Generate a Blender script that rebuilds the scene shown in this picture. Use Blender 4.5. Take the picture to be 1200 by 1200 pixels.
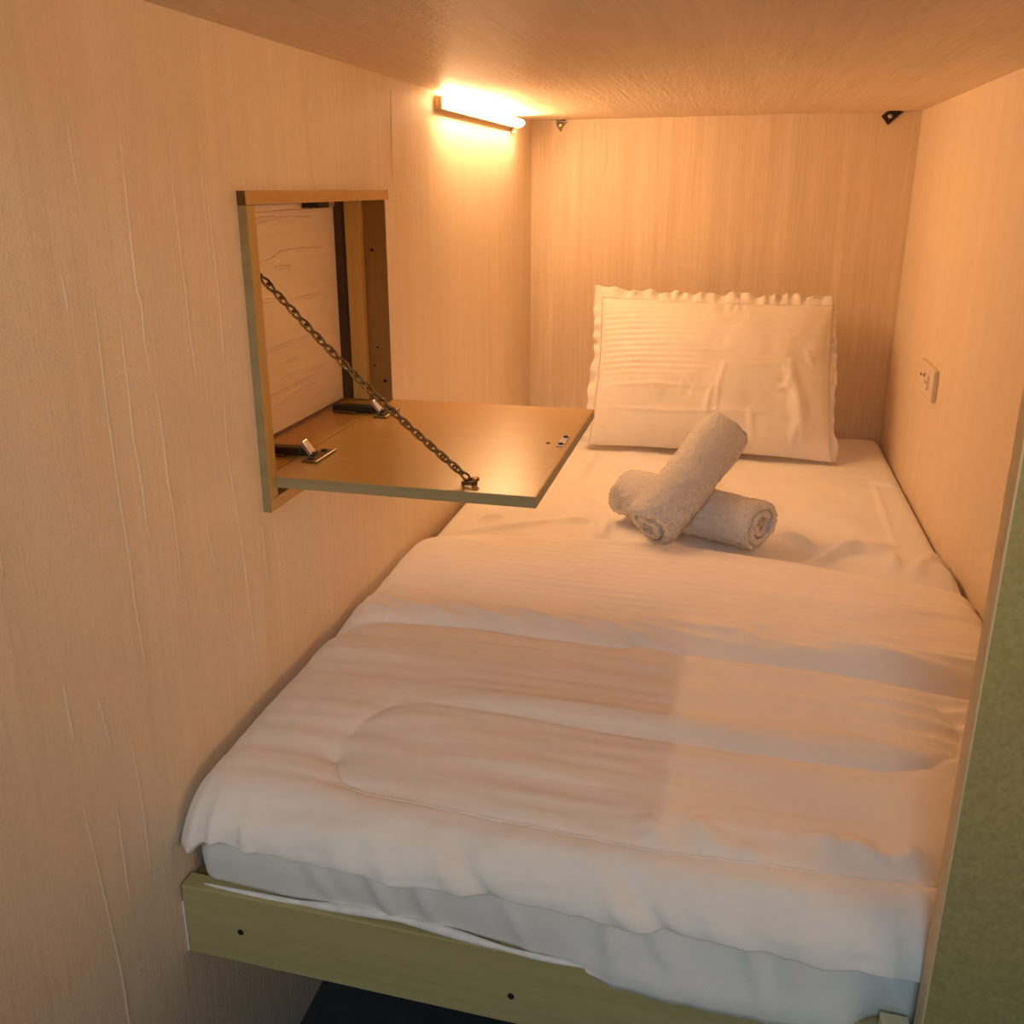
import bpy, bmesh, math, random
import numpy as np
from mathutils import Vector, Matrix

# ------------------------------------------------------------------ clear
for o in list(bpy.data.objects):
    bpy.data.objects.remove(o, do_unlink=True)
scene = bpy.context.scene
COL = scene.collection
random.seed(7)

# ------------------------------------------------------------------ camera
# origin: left wall x=0, back wall y=0, mattress top z=0 (floor at z=-0.602)
FPX, PPX, PPY = 1067.376, 572.830, 557.775
cam_d = bpy.data.cameras.new('camera')
cam = bpy.data.objects.new('camera', cam_d)
COL.objects.link(cam)
scene.camera = cam
cam_d.sensor_width = 36.0
cam_d.sensor_fit = 'HORIZONTAL'
cam_d.lens = FPX / 1200.0 * 36.0
cam_d.shift_x = (600.0 - PPX) / 1200.0
cam_d.shift_y = (PPY - 600.0) / 1200.0
cam_d.clip_start = 0.02
_rx, _ry, _rz = -0.306095, 0.0077756, 0.2621056
_R = (Matrix.Rotation(_rz, 3, 'Z') @ Matrix.Rotation(_rx, 3, 'X') @ Matrix.Rotation(_ry, 3, 'Y'))
_cr = _R @ Vector((1, 0, 0)); _cf = _R @ Vector((0, 1, 0)); _cu = _R @ Vector((0, 0, 1))
_m = Matrix((( _cr.x, _cu.x, -_cf.x, 0.60533),
             ( _cr.y, _cu.y, -_cf.y, -2.76445),
             ( _cr.z, _cu.z, -_cf.z, 0.70393),
             (0, 0, 0, 1)))
cam.matrix_world = _m

# ------------------------------------------------------------------ world, corridor light, exposure
LAMP_STRENGTH = 120.0
LAMP_COLOR = (1.0, 0.565, 0.265)
CORRIDOR_POWER = 15.5
CORRIDOR_COLOR = (0.62, 0.88, 1.0)
world = bpy.data.worlds.new('world'); scene.world = world
world.use_nodes = True
bg = world.node_tree.nodes['Background']
bg.inputs[0].default_value = (0.80, 0.90, 1.0, 1)
bg.inputs[1].default_value = 0.10

ld = bpy.data.lights.new('corridor_light', 'AREA')
ld.shape = 'RECTANGLE'; ld.size = 0.6; ld.size_y = 0.6
ld.energy = CORRIDOR_POWER; ld.color = CORRIDOR_COLOR
lo = bpy.data.objects.new('corridor_light', ld); COL.objects.link(lo)
lo.location = (0.50, -4.25, 1.60)
lo.rotation_euler = (Vector((0.45, -1.7, 0.1)) - Vector(lo.location)).to_track_quat('-Z', 'Y').to_euler()

# unseen warm fill light, added to brighten the left wall and bunk front
wd_ = bpy.data.lights.new('warm_fill_light', 'AREA')
wd_.shape = 'RECTANGLE'; wd_.size = 0.9; wd_.size_y = 0.25
wd_.spread = math.radians(64); wd_.energy = 2.8; wd_.color = (1.0, 0.56, 0.26)
wo_ = bpy.data.objects.new('warm_fill_light', wd_); COL.objects.link(wo_)
wo_.location = (1.95, -3.25, 0.74)
wo_.rotation_euler = (Vector((0.0, -1.45, 0.80)) - Vector(wo_.location)).to_track_quat('-Z', 'Y').to_euler()

vs = scene.view_settings
vs.view_transform = 'Standard'; vs.look = 'None'
scene.cycles.max_bounces = 16; scene.cycles.diffuse_bounces = 12
vs.exposure = 0.0; vs.gamma = 1.0; vs.use_curve_mapping = False

# ------------------------------------------------------------------ materials
def new_mat(name):
    m = bpy.data.materials.new(name); m.use_nodes = True
    nt = m.node_tree
    return m, nt, nt.nodes['Principled BSDF']

def N(nt, t, **kw):
    n = nt.nodes.new(t)
    for k, v in kw.items():
        if k in n.inputs: n.inputs[k].default_value = v
        else: setattr(n, k, v)
    return n

def ramp(nt, fac, c0, c1, p0=0.0, p1=1.0):
    r = nt.nodes.new('ShaderNodeValToRGB')
    r.color_ramp.elements[0].position = p0; r.color_ramp.elements[0].color = (*c0, 1)
    r.color_ramp.elements[1].position = p1; r.color_ramp.elements[1].color = (*c1, 1)
    nt.links.new(fac, r.inputs[0])
    return r

def mapped(nt, scale, coord='Object', rot=(0, 0, 0)):
    tc = nt.nodes.new('ShaderNodeTexCoord'); mp = nt.nodes.new('ShaderNodeMapping')
    mp.inputs['Scale'].default_value = scale; mp.inputs['Rotation'].default_value = rot
    nt.links.new(tc.outputs[coord], mp.inputs[0])
    return mp.outputs[0]

def mat_wallpaper(name, along, c_lo, c_hi, bump=0.25, streak=1.0, rough=0.55, fleck=260.0):
    """wood-grain vinyl paper; `along` is the axis the grain runs along"""
    m, nt, b = new_mat(name)
    L = nt.links
    sc = {'z': (26, 26, 0.9), 'x': (0.9, 26, 26), 'y': (26, 0.9, 26)}[along]
    sf = {'z': (130, 130, 5), 'x': (5, 130, 130), 'y': (130, 5, 130)}[along]
    n1 = N(nt, 'ShaderNodeTexNoise', Scale=1.0, Detail=3.0, Roughness=0.6); L.new(mapped(nt, sc), n1.inputs['Vector'])
    n2 = N(nt, 'ShaderNodeTexNoise', Scale=1.0, Detail=2.0, Roughness=0.6); L.new(mapped(nt, sf), n2.inputs['Vector'])
    n3 = N(nt, 'ShaderNodeTexNoise', Scale=fleck, Detail=2.0, Roughness=0.6); L.new(mapped(nt, (1, 1, 1)), n3.inputs['Vector'])
    mx = N(nt, 'ShaderNodeMath', operation='MULTIPLY_ADD'); mx.inputs[1].default_value = 0.55 * streak
    L.new(n1.outputs[0], mx.inputs[0])
    m2 = N(nt, 'ShaderNodeMath', operation='MULTIPLY'); m2.inputs[1].default_value = 0.35 * streak
    L.new(n2.outputs[0], m2.inputs[0]); L.new(m2.outputs[0], mx.inputs[2])
    m3 = N(nt, 'ShaderNodeMath', operation='MULTIPLY_ADD'); m3.inputs[1].default_value = 0.26
    L.new(n3.outputs[0], m3.inputs[0]); L.new(mx.outputs[0], m3.inputs[2])
    r = ramp(nt, m3.outputs[0], c_lo, c_hi, 0.28 * streak + .13, 0.68 * streak + .13)
    L.new(r.outputs[0], b.inputs['Base Color'])
    b.inputs['Roughness'].default_value = rough
    b.inputs['Specular IOR Level'].default_value = 0.35
    hs = N(nt, 'ShaderNodeMath', operation='MULTIPLY_ADD'); hs.inputs[1].default_value = 0.8
    L.new(n2.outputs[0], hs.inputs[0]); L.new(n3.outputs[0], hs.inputs[2])
    bp = N(nt, 'ShaderNodeBump', Strength=bump, Distance=0.0016)
    L.new(hs.outputs[0], bp.inputs['Height']); L.new(bp.outputs[0], b.inputs['Normal'])
    return m

def mat_laminate(name, c_lo, c_hi, axis='x', rough=0.32, coat=0.0, scale=1.0):
    m, nt, b = new_mat(name); L = nt.links
    sc = {'x': (2.5, 60, 60), 'y': (60, 2.5, 60), 'z': (60, 60, 2.5)}[axis]
    sc = tuple(s * scale for s in sc)
    n1 = N(nt, 'ShaderNodeTexNoise', Scale=1.0, Detail=4.0, Roughness=0.55); L.new(mapped(nt, sc), n1.inputs['Vector'])
    r = ramp(nt, n1.outputs[0], c_lo, c_hi, 0.3, 0.7)
    L.new(r.outputs[0], b.inputs['Base Color'])
    b.inputs['Roughness'].default_value = rough
    b.inputs['Specular IOR Level'].default_value = 0.5
    b.inputs['Coat Weight'].default_value = coat
    n2 = N(nt, 'ShaderNodeTexNoise', Scale=420.0, Detail=1.0); L.new(mapped(nt, (1, 1, 1)), n2.inputs['Vector'])
    bp = N(nt, 'ShaderNodeBump', Strength=0.05, Distance=0.001); L.new(n2.outputs[0], bp.inputs['Height'])
    L.new(bp.outputs[0], b.inputs['Normal'])
    return m

def mat_fabric(name, col, stripe_axis=None, period=0.02, stripe=0.0, weave=900.0, bump=0.18, sheen=0.15, rough=0.85, crinkle=0.0):
    m, nt, b = new_mat(name); L = nt.links
    nl = N(nt, 'ShaderNodeTexNoise', Scale=7.0, Detail=3.0); L.new(mapped(nt, (1, 1, 1)), nl.inputs['Vector'])
    r = ramp(nt, nl.outputs[0], tuple(c * 0.95 for c in col), col, 0.3, 0.7)
    L.new(r.outputs[0], b.inputs['Base Color'])
    b.inputs['Roughness'].default_value = rough
    b.inputs['Sheen Weight'].default_value = sheen
    b.inputs['Specular IOR Level'].default_value = 0.25
    nw = N(nt, 'ShaderNodeTexNoise', Scale=weave, Detail=1.0); L.new(mapped(nt, (1, 1, 1)), nw.inputs['Vector'])
    h = nw.outputs[0]
    if crinkle:
        nc = N(nt, 'ShaderNodeTexNoise', Scale=34.0, Detail=4.0, Roughness=0.55, Distortion=0.6)
        L.new(mapped(nt, (0.45, 1, 1)), nc.inputs['Vector'])
        ad = N(nt, 'ShaderNodeMath', operation='MULTIPLY_ADD'); ad.inputs[1].default_value = crinkle
        L.new(nc.outputs[0], ad.inputs[0]); L.new(h, ad.inputs[2]); h = ad.outputs[0]
    if stripe_axis:
        w = N(nt, 'ShaderNodeTexWave', wave_type='BANDS', bands_direction=stripe_axis.upper(), wave_profile='SIN')
        # one band every `period` metres
        w.inputs['Scale'].default_value = 2 * math.pi / (20.0 * period)
        w.inputs['Distortion'].default_value = 0.4; w.inputs['Detail'].default_value = 1.0
        w.inputs['Detail Scale'].default_value = 0.4
        L.new(mapped(nt, (1, 1, 1)), w.inputs['Vector'])
        ad = N(nt, 'ShaderNodeMath', operation='MULTIPLY_ADD'); ad.inputs[1].default_value = stripe
        L.new(w.outputs['Fac'], ad.inputs[0]); L.new(h, ad.inputs[2]); h = ad.outputs[0]
        rr = N(nt, 'ShaderNodeMapRange'); rr.inputs['To Min'].default_value = rough - 0.16; rr.inputs['To Max'].default_value = rough
        L.new(w.outputs['Fac'], rr.inputs['Value']); L.new(rr.outputs[0], b.inputs['Roughness'])
    bp = N(nt, 'ShaderNodeBump', Strength=bump, Distance=0.002)
    L.new(h, bp.inputs['Height']); L.new(bp.outputs[0], b.inputs['Normal'])
    return m

def mat_simple(name, col, rough=0.5, metal=0.0, noise=0.08, nscale=60.0, spec=0.5):
    m, nt, b = new_mat(name); L = nt.links
    n = N(nt, 'ShaderNodeTexNoise', Scale=nscale, Detail=2.0); L.new(mapped(nt, (1, 1, 1)), n.inputs['Vector'])
    r = ramp(nt, n.outputs[0], tuple(c * (1 - noise) for c in col), tuple(min(1, c * (1 + noise)) for c in col), 0.3, 0.7)
    L.new(r.outputs[0], b.inputs['Base Color'])
    b.inputs['Roughness'].default_value = rough; b.inputs['Metallic'].default_value = metal
    b.inputs['Specular IOR Level'].default_value = spec
    return m

def mat_towel():
    m, nt, b = new_mat('terry_cotton'); L = nt.links
    b.inputs['Base Color'].default_value = (0.90, 0.86, 0.80, 1)
    b.inputs['Roughness'].default_value = 1.0; b.inputs['Sheen Weight'].default_value = 0.15
    b.inputs['Specular IOR Level'].default_value = 0.05
    n1 = N(nt, 'ShaderNodeTexNoise', Scale=330.0, Detail=2.0, Roughness=0.7); L.new(mapped(nt, (1, 1, 1)), n1.inputs['Vector'])
    v = N(nt, 'ShaderNodeTexVoronoi', Scale=240.0); L.new(mapped(nt, (1, 1, 1)), v.inputs['Vector'])
    ad = N(nt, 'ShaderNodeMath', operation='SUBTRACT'); L.new(n1.outputs[0], ad.inputs[0]); L.new(v.outputs['Distance'], ad.inputs[1])
    bp = N(nt, 'ShaderNodeBump', Strength=0.9, Distance=0.004); L.new(ad.outputs[0], bp.inputs['Height']); L.new(bp.outputs[0], b.inputs['Normal'])
    return m

M = {}
W_LO, W_HI = (0.74, 0.63, 0.49), (0.84, 0.735, 0.585)
M['paper_left'] = mat_wallpaper('wallpaper_left', 'z', W_LO, W_HI, 0.5)
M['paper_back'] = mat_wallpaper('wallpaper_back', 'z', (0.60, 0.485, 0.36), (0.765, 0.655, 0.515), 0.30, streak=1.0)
M['paper_right'] = mat_wallpaper('wallpaper_right', 'z', (0.70, 0.59, 0.46), (0.76, 0.65, 0.515), 0.12)
M['paper_ceiling'] = mat_wallpaper('wallpaper_ceiling', 'y', (0.70, 0.59, 0.46), (0.83, 0.72, 0.58), 0.9, fleck=130.0)
M['paper_niche'] = mat_wallpaper('wallpaper_niche', 'y', (0.74, 0.63, 0.49), (0.83, 0.72, 0.575), 0.2)
M['laminate'] = mat_laminate('honey_laminate', (0.50, 0.30, 0.078), (0.545, 0.335, 0.098), 'x', 0.30)
M['laminate_z'] = mat_laminate('honey_laminate_upright', (0.46, 0.30, 0.09), (0.52, 0.345, 0.115), 'z', 0.4)
M['edge_band'] = mat_laminate('laminate_edge_band', (0.27, 0.225, 0.115), (0.33, 0.28, 0.15), 'x', 0.45)
M['brown_wood'] = mat_laminate('brown_wood', (0.26, 0.15, 0.035), (0.32, 0.19, 0.055), 'z', 0.45)
M['dark_wood_gap_shade'] = mat_laminate('dark_wood_gap_shade', (0.10, 0.05, 0.014), (0.14, 0.07, 0.02), 'z', 0.5)  # brown end grain; also paints the shade in the niche gap
M['batten_wood'] = mat_laminate('batten_wood', (0.50, 0.33, 0.10), (0.58, 0.39, 0.14), 'z', 0.5)
M['rail_wood'] = mat_laminate('rail_laminate', (0.40, 0.335, 0.15), (0.47, 0.40, 0.19), 'x', 0.5)
M['pale_wood'] = mat_laminate('pale_wood', (0.72, 0.6, 0.38), (0.78, 0.66, 0.44), 'x', 0.5)
M['facade'] = mat_simple('olive_laminate', (0.33, 0.285, 0.118), 0.6, 0, 0.12, 220)
M['facade_edge'] = mat_laminate('facade_edge_band', (0.56, 0.45, 0.25), (0.64, 0.53, 0.31), 'z', 0.45)
M['floor'] = mat_simple('dark_floor', (0.045, 0.047, 0.05), 0.6, 0, 0.2, 20)
M['duvet'] = mat_fabric('duvet_cotton', (0.91, 0.885, 0.85), 'y', 0.0235, 0.75, bump=0.20, crinkle=0.0)
M['sheet'] = mat_fabric('sheet_cotton', (0.82, 0.81, 0.79), None, bump=0.2, crinkle=3.0)
M['pillow'] = mat_fabric('pillow_cotton', (0.80, 0.775, 0.74), 'z', 0.0165, 0.55, bump=0.18, crinkle=0.7)
M['thread'] = mat_simple('seam_thread', (0.82, 0.8, 0.78), 0.8)
M['towel'] = mat_towel()
M['bronze'] = mat_simple('bronze_chain', (0.22, 0.135, 0.055), 0.35, 0.9, 0.25, 300)
M['steel'] = mat_simple('bright_steel', (0.75, 0.72, 0.68), 0.3, 1.0)
M['dark_metal'] = mat_simple('dark_metal', (0.05, 0.038, 0.026), 0.4, 0.7)
M['brass'] = mat_simple('brass_screw', (0.75, 0.56, 0.28), 0.3, 1.0)
M['black'] = mat_simple('dark_hole', (0.012, 0.009, 0.006), 0.8)
M['plastic'] = mat_simple('socket_plastic', (0.70, 0.62, 0.53), 0.4, 0, 0.02)
M['beige_plastic'] = mat_simple('lamp_plastic', (0.62, 0.50, 0.34), 0.45, 0, 0.03)
_m, _nt, _b = new_mat('lamp_glow')
_b.inputs['Base Color'].default_value = (0.9, 0.85, 0.75, 1)
_b.inputs['Emission Color'].default_value = (*LAMP_COLOR, 1)
_b.inputs['Emission Strength'].default_value = LAMP_STRENGTH
M['glow'] = _m

# ------------------------------------------------------------------ helpers
def tag(o, label=None, cat=None, group=None, kind=None):
    if label: o['label'] = label
    if cat: o['category'] = cat
    if group: o['group'] = group
    if kind: o['kind'] = kind
    return o

def empty(name, loc, label, cat, group=None):
    o = bpy.data.objects.new(name, None); COL.objects.link(o)
    o.location = loc; o.empty_display_size = 0.05
    return tag(o, label, cat, group)

def link(name, me, mat, parent=None, smooth=False):
    o = bpy.data.objects.new(name, me); COL.objects.link(o)
    if mat is not None and not me.materials: me.materials.append(mat)
    if parent is not None:
        o.parent = parent
        # vertices are given in world space: undo the parents' offsets
        off = Vector((0, 0, 0)); p = parent
        while p is not None:
            off += p.location; p = p.parent
        o.location = -off
    if smooth:
        for p in me.polygons: p.use_smooth = True
    return o

def mesh_from(name, v, f):
    me = bpy.data.meshes.new(name)
    me.from_pydata([tuple(map(float, p)) for p in v], [], f)
    me.update()
    return me

def bm_mesh(name, bm):
    me = bpy.data.meshes.new(name)
    bmesh.ops.recalc_face_normals(bm, faces=bm.faces)
    bm.to_mesh(me); bm.free()
    return me

def add_box(bm, lo, hi, bevel=0.0, rot=None, seg=2):
    lo = Vector(lo); hi = Vector(hi); c = (lo + hi) / 2; s = hi - lo
    r = bmesh.ops.create_cube(bm, size=1.0)
    vs_ = r['verts']
    bmesh.ops.scale(bm, vec=s, verts=vs_)
    if bevel > 0:
        es = list({e for v in vs_ for e in v.link_edges})
        rb = bmesh.ops.bevel(bm, geom=es, offset=bevel, segments=seg, affect='EDGES', profile=0.5)
        vs_ = list({v for f in rb['faces'] for v in f.verts} | {v for v in vs_ if v.is_valid})
    if rot is not None:
        bmesh.ops.rotate(bm, cent=(0, 0, 0), matrix=rot, verts=vs_)
    bmesh.ops.translate(bm, vec=c, verts=vs_)
    return vs_

def box(name, lo, hi, mat, parent=None, bevel=0.0, rot=None):
    bm = bmesh.new(); add_box(bm, lo, hi, bevel, rot)
    return link(name, bm_mesh(name, bm), mat, parent)

def add_cyl(bm, p0, p1, r0, r1=None, n=16, cap=True):
    p0 = Vector(p0); p1 = Vector(p1); d = p1 - p0
    r1 = r0 if r1 is None else r1
    m = Matrix.Translation((p0 + p1) / 2) @ d.to_track_quat('Z', 'Y').to_matrix().to_4x4()
    return bmesh.ops.create_cone(bm, cap_ends=cap, cap_tris=False, segments=n, radius1=r0, radius2=r1, depth=d.length, matrix=m)['verts']

def tube_mesh(name, pts, rad, n=8, closed=False, flat=None):
    """tube along pts; rad scalar or list; flat=(axis vec, factor) squashes along an axis"""
    P = [Vector(p) for p in pts]; k = len(P)
    rad = [rad] * k if not hasattr(rad, '__len__') else rad
    v = []; f = []
    prev = None
    for i in range(k):
        a = P[(i - 1) % k] if (closed or i > 0) else P[i]
        b = P[(i + 1) % k] if (closed or i < k - 1) else P[i]
        t = (b - a).normalized()
        if prev is None:
            ref = Vector((0, 0, 1)) if abs(t.z) < 0.9 else Vector((1, 0, 0))
            nrm = (ref - t * ref.dot(t)).normalized()
        else:
            nrm = (prev - t * prev.dot(t)).normalized()
        prev = nrm; bn = t.cross(nrm)
        for j in range(n):
            an = 2 * math.pi * j / n
            d = (nrm * math.cos(an) + bn * math.sin(an)) * rad[i]
            if flat: d -= flat[0] * d.dot(flat[0]) * (1 - flat[1])
            v.append(P[i] + d)
    m = k if closed else k - 1
    for i in range(m):
        for j in range(n):
            a = i * n + j; b = i * n + (j + 1) % n
            c = ((i + 1) % k) * n + (j + 1) % n; d = ((i + 1) % k) * n + j
            f.append((a, b, c, d))
    if not closed:
        f.append(tuple(range(n - 1, -1, -1))); f.append(tuple((k - 1) * n + j for j in range(n)))
    return mesh_from(name, v, f)

def spline(pts, n):
    """Catmull-Rom resample of a polyline (any dimension)"""
    P = np.array(pts, float)
    if len(P) == 2:
        t = np.linspace(0, 1, n)[:, None]; return P[0] * (1 - t) + P[1] * t
    Q = np.vstack([2 * P[0] - P[1], P, 2 * P[-1] - P[-2]])
    out = []
    for s in np.linspace(0, len(P) - 1 - 1e-9, n):
        i = int(s); t = s - i
        p0, p1, p2, p3 = Q[i], Q[i + 1], Q[i + 2], Q[i + 3]
        out.append(0.5 * (2 * p1 + (p2 - p0) * t + (2 * p0 - 5 * p1 + 4 * p2 - p3) * t * t + (3 * p1 - p0 - 3 * p2 + p3) * t ** 3))
    return np.array(out)

_rng = np.random.RandomState(11)
_TAB = _rng.rand(256, 256)
def vnoise(x, y, seed=0):
    x = np.asarray(x, float) + seed * 17.31; y = np.asarray(y, float) + seed * 9.77
    xi = np.floor(x).astype(int); yi = np.floor(y).astype(int)
    fx = x - xi; fy = y - yi
    fx = fx * fx * fx * (fx * (fx * 6 - 15) + 10); fy = fy * fy * fy * (fy * (fy * 6 - 15) + 10)
    g = lambda a, b: _TAB[a % 256, b % 256]
    return ((g(xi, yi) * (1 - fx) + g(xi + 1, yi) * fx) * (1 - fy) + (g(xi, yi + 1) * (1 - fx) + g(xi + 1, yi + 1) * fx) * fy) * 2 - 1
def fbm(x, y, seed=0, octv=3):
    s = 0; a = 1.0
    for i in range(octv):
        s = s + a * vnoise(np.asarray(x) * 2 ** i, np.asarray(y) * 2 ** i, seed + i); a *= 0.5
    return s
def sstep(a, b, x):
    t = np.clip((np.asarray(x, float) - a) / (b - a), 0, 1); return t * t * (3 - 2 * t)
def pdist(X, Y, pts, with_t=False):
    """distance from each (X,Y) to a polyline; also side sign and arc parameter"""
    P = np.array(pts, float); best = np.full(X.shape, 1e9); T = np.zeros(X.shape); S = np.zeros(X.shape)
    n = len(P) - 1
    for i in range(n):
        a, b = P[i], P[i + 1]; d = b - a; l2 = d @ d
        t = np.clip(((X - a[0]) * d[0] + (Y - a[1]) * d[1]) / l2, 0, 1)
        dx = X - (a[0] + t * d[0]); dy = Y - (a[1] + t * d[1])
        dd = np.hypot(dx, dy); m = dd < best
        best = np.where(m, dd, best); T = np.where(m, (i + t) / n, T); S = np.where(m, np.sign(d[0] * dy - d[1] * dx), S)
    return (best, T, S) if with_t else best
def ridge(X, Y, pts, w, h):
    d, t, s = pdist(X, Y, pts, True)
    env = np.clip(np.sin(np.pi * np.clip(t, 0.02, 0.98)), 0, 1) ** 0.5
    return h * env * np.exp(-(d / w) ** 2)
def grid_faces(nu, nv, off=0, flip=False):
    f = []
    for i in range(nu - 1):
        for j in range(nv - 1):
            a = off + i * nv + j
            q = (a, a + nv, a + nv + 1, a + 1)
            f.append(q[::-1] if flip else q)
    return f

# ------------------------------------------------------------------ dimensions
Wd = 1.045          # width between the side walls
H = 0.889           # ceiling above mattress top
FL = -0.602         # floor
Y1, Y2 = -1.7034, -1.1973      # niche opening along the left wall
ZT, ZB = 0.7032, 0.281
ZD = 0.328          # top of the opened flap
YF = -1.984         # front of the foot rail
XS = 0.822          # free edge of the front panel

# ------------------------------------------------------------------ setting
floor = box('floor', (-0.12, -3.7, FL - 0.05), (1.9, 0.08, FL), M['floor'])
tag(floor, 'dark floor under the raised bunk', 'floor', kind='structure')

bm = bmesh.new()
for lo_, hi_ in [((-0.12, -3.7, FL), (0, Y1, H + 0.06)), ((-0.12, Y2, FL), (0, 0.08, H + 0.06)),
                 ((-0.12, Y1, FL), (0, Y2, ZB)), ((-0.12, Y1, ZT), (0, Y2, H + 0.06))]:
    add_box(bm, lo_, hi_)
wall_left = link('wall_left', bm_mesh('wall_left', bm), M['paper_left'])
tag(wall_left, 'long left wall in creased beige wood-grain paper with the open niche', 'wall', kind='structure')

wall_back = box('wall_back', (0, 0, FL), (Wd + 0.03, 0.08, H), M['paper_back'])
tag(wall_back, 'back wall in streaked beige wood-grain paper behind the pillow', 'wall', kind='structure')
wall_right = box('wall_right', (Wd, -2.001, FL), (Wd + 0.03, 0, H), M['paper_right'])
tag(wall_right, 'smooth beige right wall carrying the socket', 'wall', kind='structure')
ceiling = box('ceiling', (0, -2.42, H), (1.9, 0.08, H + 0.06), M['paper_ceiling'])
tag(ceiling, 'low papered ceiling, underside of the bunk above', 'ceiling', kind='structure')
wall_front = box('wall_front', (XS + 0.002, -2.025, FL), (1.9, -2.003, H), M['facade'])
tag(wall_front, 'olive front panel at the lower right with a pale edge', 'panel', kind='structure')
box('edge_band', (XS, -2.025, FL), (XS + 0.002, -2.003, H), M['facade_edge'], wall_front)

# raised creases of the wallpaper (blisters that follow the sheet)
CRL = [[(-1.997, 0.801), (-1.996, 0.76), (-1.995, 0.722), (-1.99, 0.686)], [(-1.916, 0.88), (-1.922, 0.818), (-1.92, 0.764), (-1.922, 0.71), (-1.923, 0.648), (-1.923, 0.607), (-1.919, 0.587), (-1.921, 0.551), (-1.918, 0.518)], [(-1.913, 0.503), (-1.91, 0.473), (-1.909, 0.434), (-1.909, 0.394), (-1.906, 0.355), (-1.906, 0.323), (-1.907, 0.27)], [(-1.848, 0.885), (-1.849, 0.859), (-1.839, 0.822), (-1.836, 0.766), (-1.838, 0.71), (-1.837, 0.643), (-1.835, 0.593), (-1.835, 0.547), (-1.832, 0.496)], [(-1.781, 0.885), (-1.772, 0.841), (-1.77, 0.779), (-1.77, 0.71), (-1.768, 0.639), (-1.766, 0.585), (-1.767, 0.527), (-1.769, 0.484)], [(-1.784, 0.816), (-1.779, 0.751), (-1.778, 0.688), (-1.777, 0.62)], [(-1.714, 0.875), (-1.711, 0.826), (-1.714, 0.753), (-1.715, 0.712)], [(-1.656, 0.818), (-1.658, 0.768), (-1.658, 0.72)], [(-1.487, 0.869), (-1.486, 0.788), (-1.485, 0.715)], [(-1.994, 0.612), (-1.993, 0.579), (-1.994, 0.545), (-1.995, 0.502), (-1.995, 0.466), (-1.995, 0.425), (-1.994, 0.383), (-1.992, 0.331), (-1.993, 0.281), (-1.99, 0.207), (-1.991, 0.168)], [(-1.956, 0.582), (-1.958, 0.539), (-1.958, 0.503), (-1.96, 0.457), (-1.957, 0.423), (-1.956, 0.389), (-1.956, 0.35), (-1.943, 0.304)], [(-2.033, 0.63), (-2.031, 0.608), (-2.031, 0.595)], [(-1.844, 0.311), (-1.829, 0.233)], [(-1.777, 0.453), (-1.78, 0.399), (-1.776, 0.341), (-1.768, 0.264), (-1.762, 0.166), (-1.759, 0.087), (-1.757, 0.02)], [(-1.712, 0.264), (-1.709, 0.162)], [(-2.07, 0.204), (-2.061, 0.136)], [(-2.03, 0.137), (-2.027, 0.036), (-2.029, -0.048)], [(-2.113, 0.245), (-2.112, 0.18)], [(-2.114, 0.111), (-2.106, -0.002), (-2.099, -0.121), (-2.099, -0.194), (-2.097, -0.29)], [(-2.067, 0.077), (-2.068, 0.01), (-2.069, -0.057)], [(-1.148, 0.869), (-1.152, 0.792), (-1.156, 0.72)],
       [(-2.16, 0.62), (-2.165, 0.50), (-2.16, 0.38)], [(-2.24, 0.42), (-2.235, 0.26), (-2.245, 0.10)]]
CRB = [[(0.038, 0.869), (0.039, 0.81), (0.038, 0.704)], [(0.074, 0.826), (0.08, 0.793)], [(0.086, 0.85), (0.089, 0.821), (0.092, 0.786)], [(0.097, 0.844), (0.1, 0.793)], [(0.148, 0.884), (0.149, 0.809), (0.149, 0.727)], [(0.182, 0.884), (0.188, 0.831)], [(0.201, 0.884), (0.203, 0.842), (0.199, 0.808)], [(0.214, 0.884), (0.221, 0.807), (0.216, 0.738)]]
CRN = [[(-1.503, 0.67), (-1.403, 0.671), (-1.232, 0.672)], [(-1.499, 0.663), (-1.431, 0.663)], [(-1.499, 0.654), (-1.441, 0.659), (-1.405, 0.661), (-1.309, 0.66)], [(-1.503, 0.602), (-1.466, 0.6), (-1.413, 0.61), (-1.273, 0.609)], [(-1.499, 0.597), (-1.451, 0.6)], [(-1.448, 0.588), (-1.389, 0.586)], [(-1.501, 0.542), (-1.456, 0.54)], [(-1.403, 0.534), (-1.285, 0.531)], [(-1.499, 0.465), (-1.425, 0.466), (-1.338, 0.467)], [(-1.435, 0.438), (-1.396, 0.438)], [(-1.45, 0.414), (-1.352, 0.417)], [(-1.496, 0.394), (-1.414, 0.395), (-1.342, 0.398)], [(-1.473, 0.374), (-1.417, 0.38), (-1.332, 0.383)], [(-1.365, 0.411), (-1.289, 0.409)]]

def crease(parent, pts3, nrm, mat, w=0.0021, h=0.0010):
    n = max(8, int(10 * len(pts3)))
    P = spline(pts3, n)
    nr = Vector(nrm)
    rads = [w * (0.25 + 0.75 * math.sin(math.pi * (i + 0.5) / n) ** 0.5) * (0.8 + 0.4 * random.random()) for i in range(n)]
    me = tube_mesh('wallpaper_crease', [Vector(p) for p in P], rads, 8, flat=(nr, h / w))
    return link('wallpaper_crease', me, mat, parent, True)

for c in CRL: crease(wall_left, [(0.0, y, z) for y, z in c], (1, 0, 0), M['paper_left'])
for c in CRB: crease(wall_back, [(x, 0.0, z) for x, z in c], (0, 1, 0), M['paper_back'], 0.0018, 0.0010)

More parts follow.
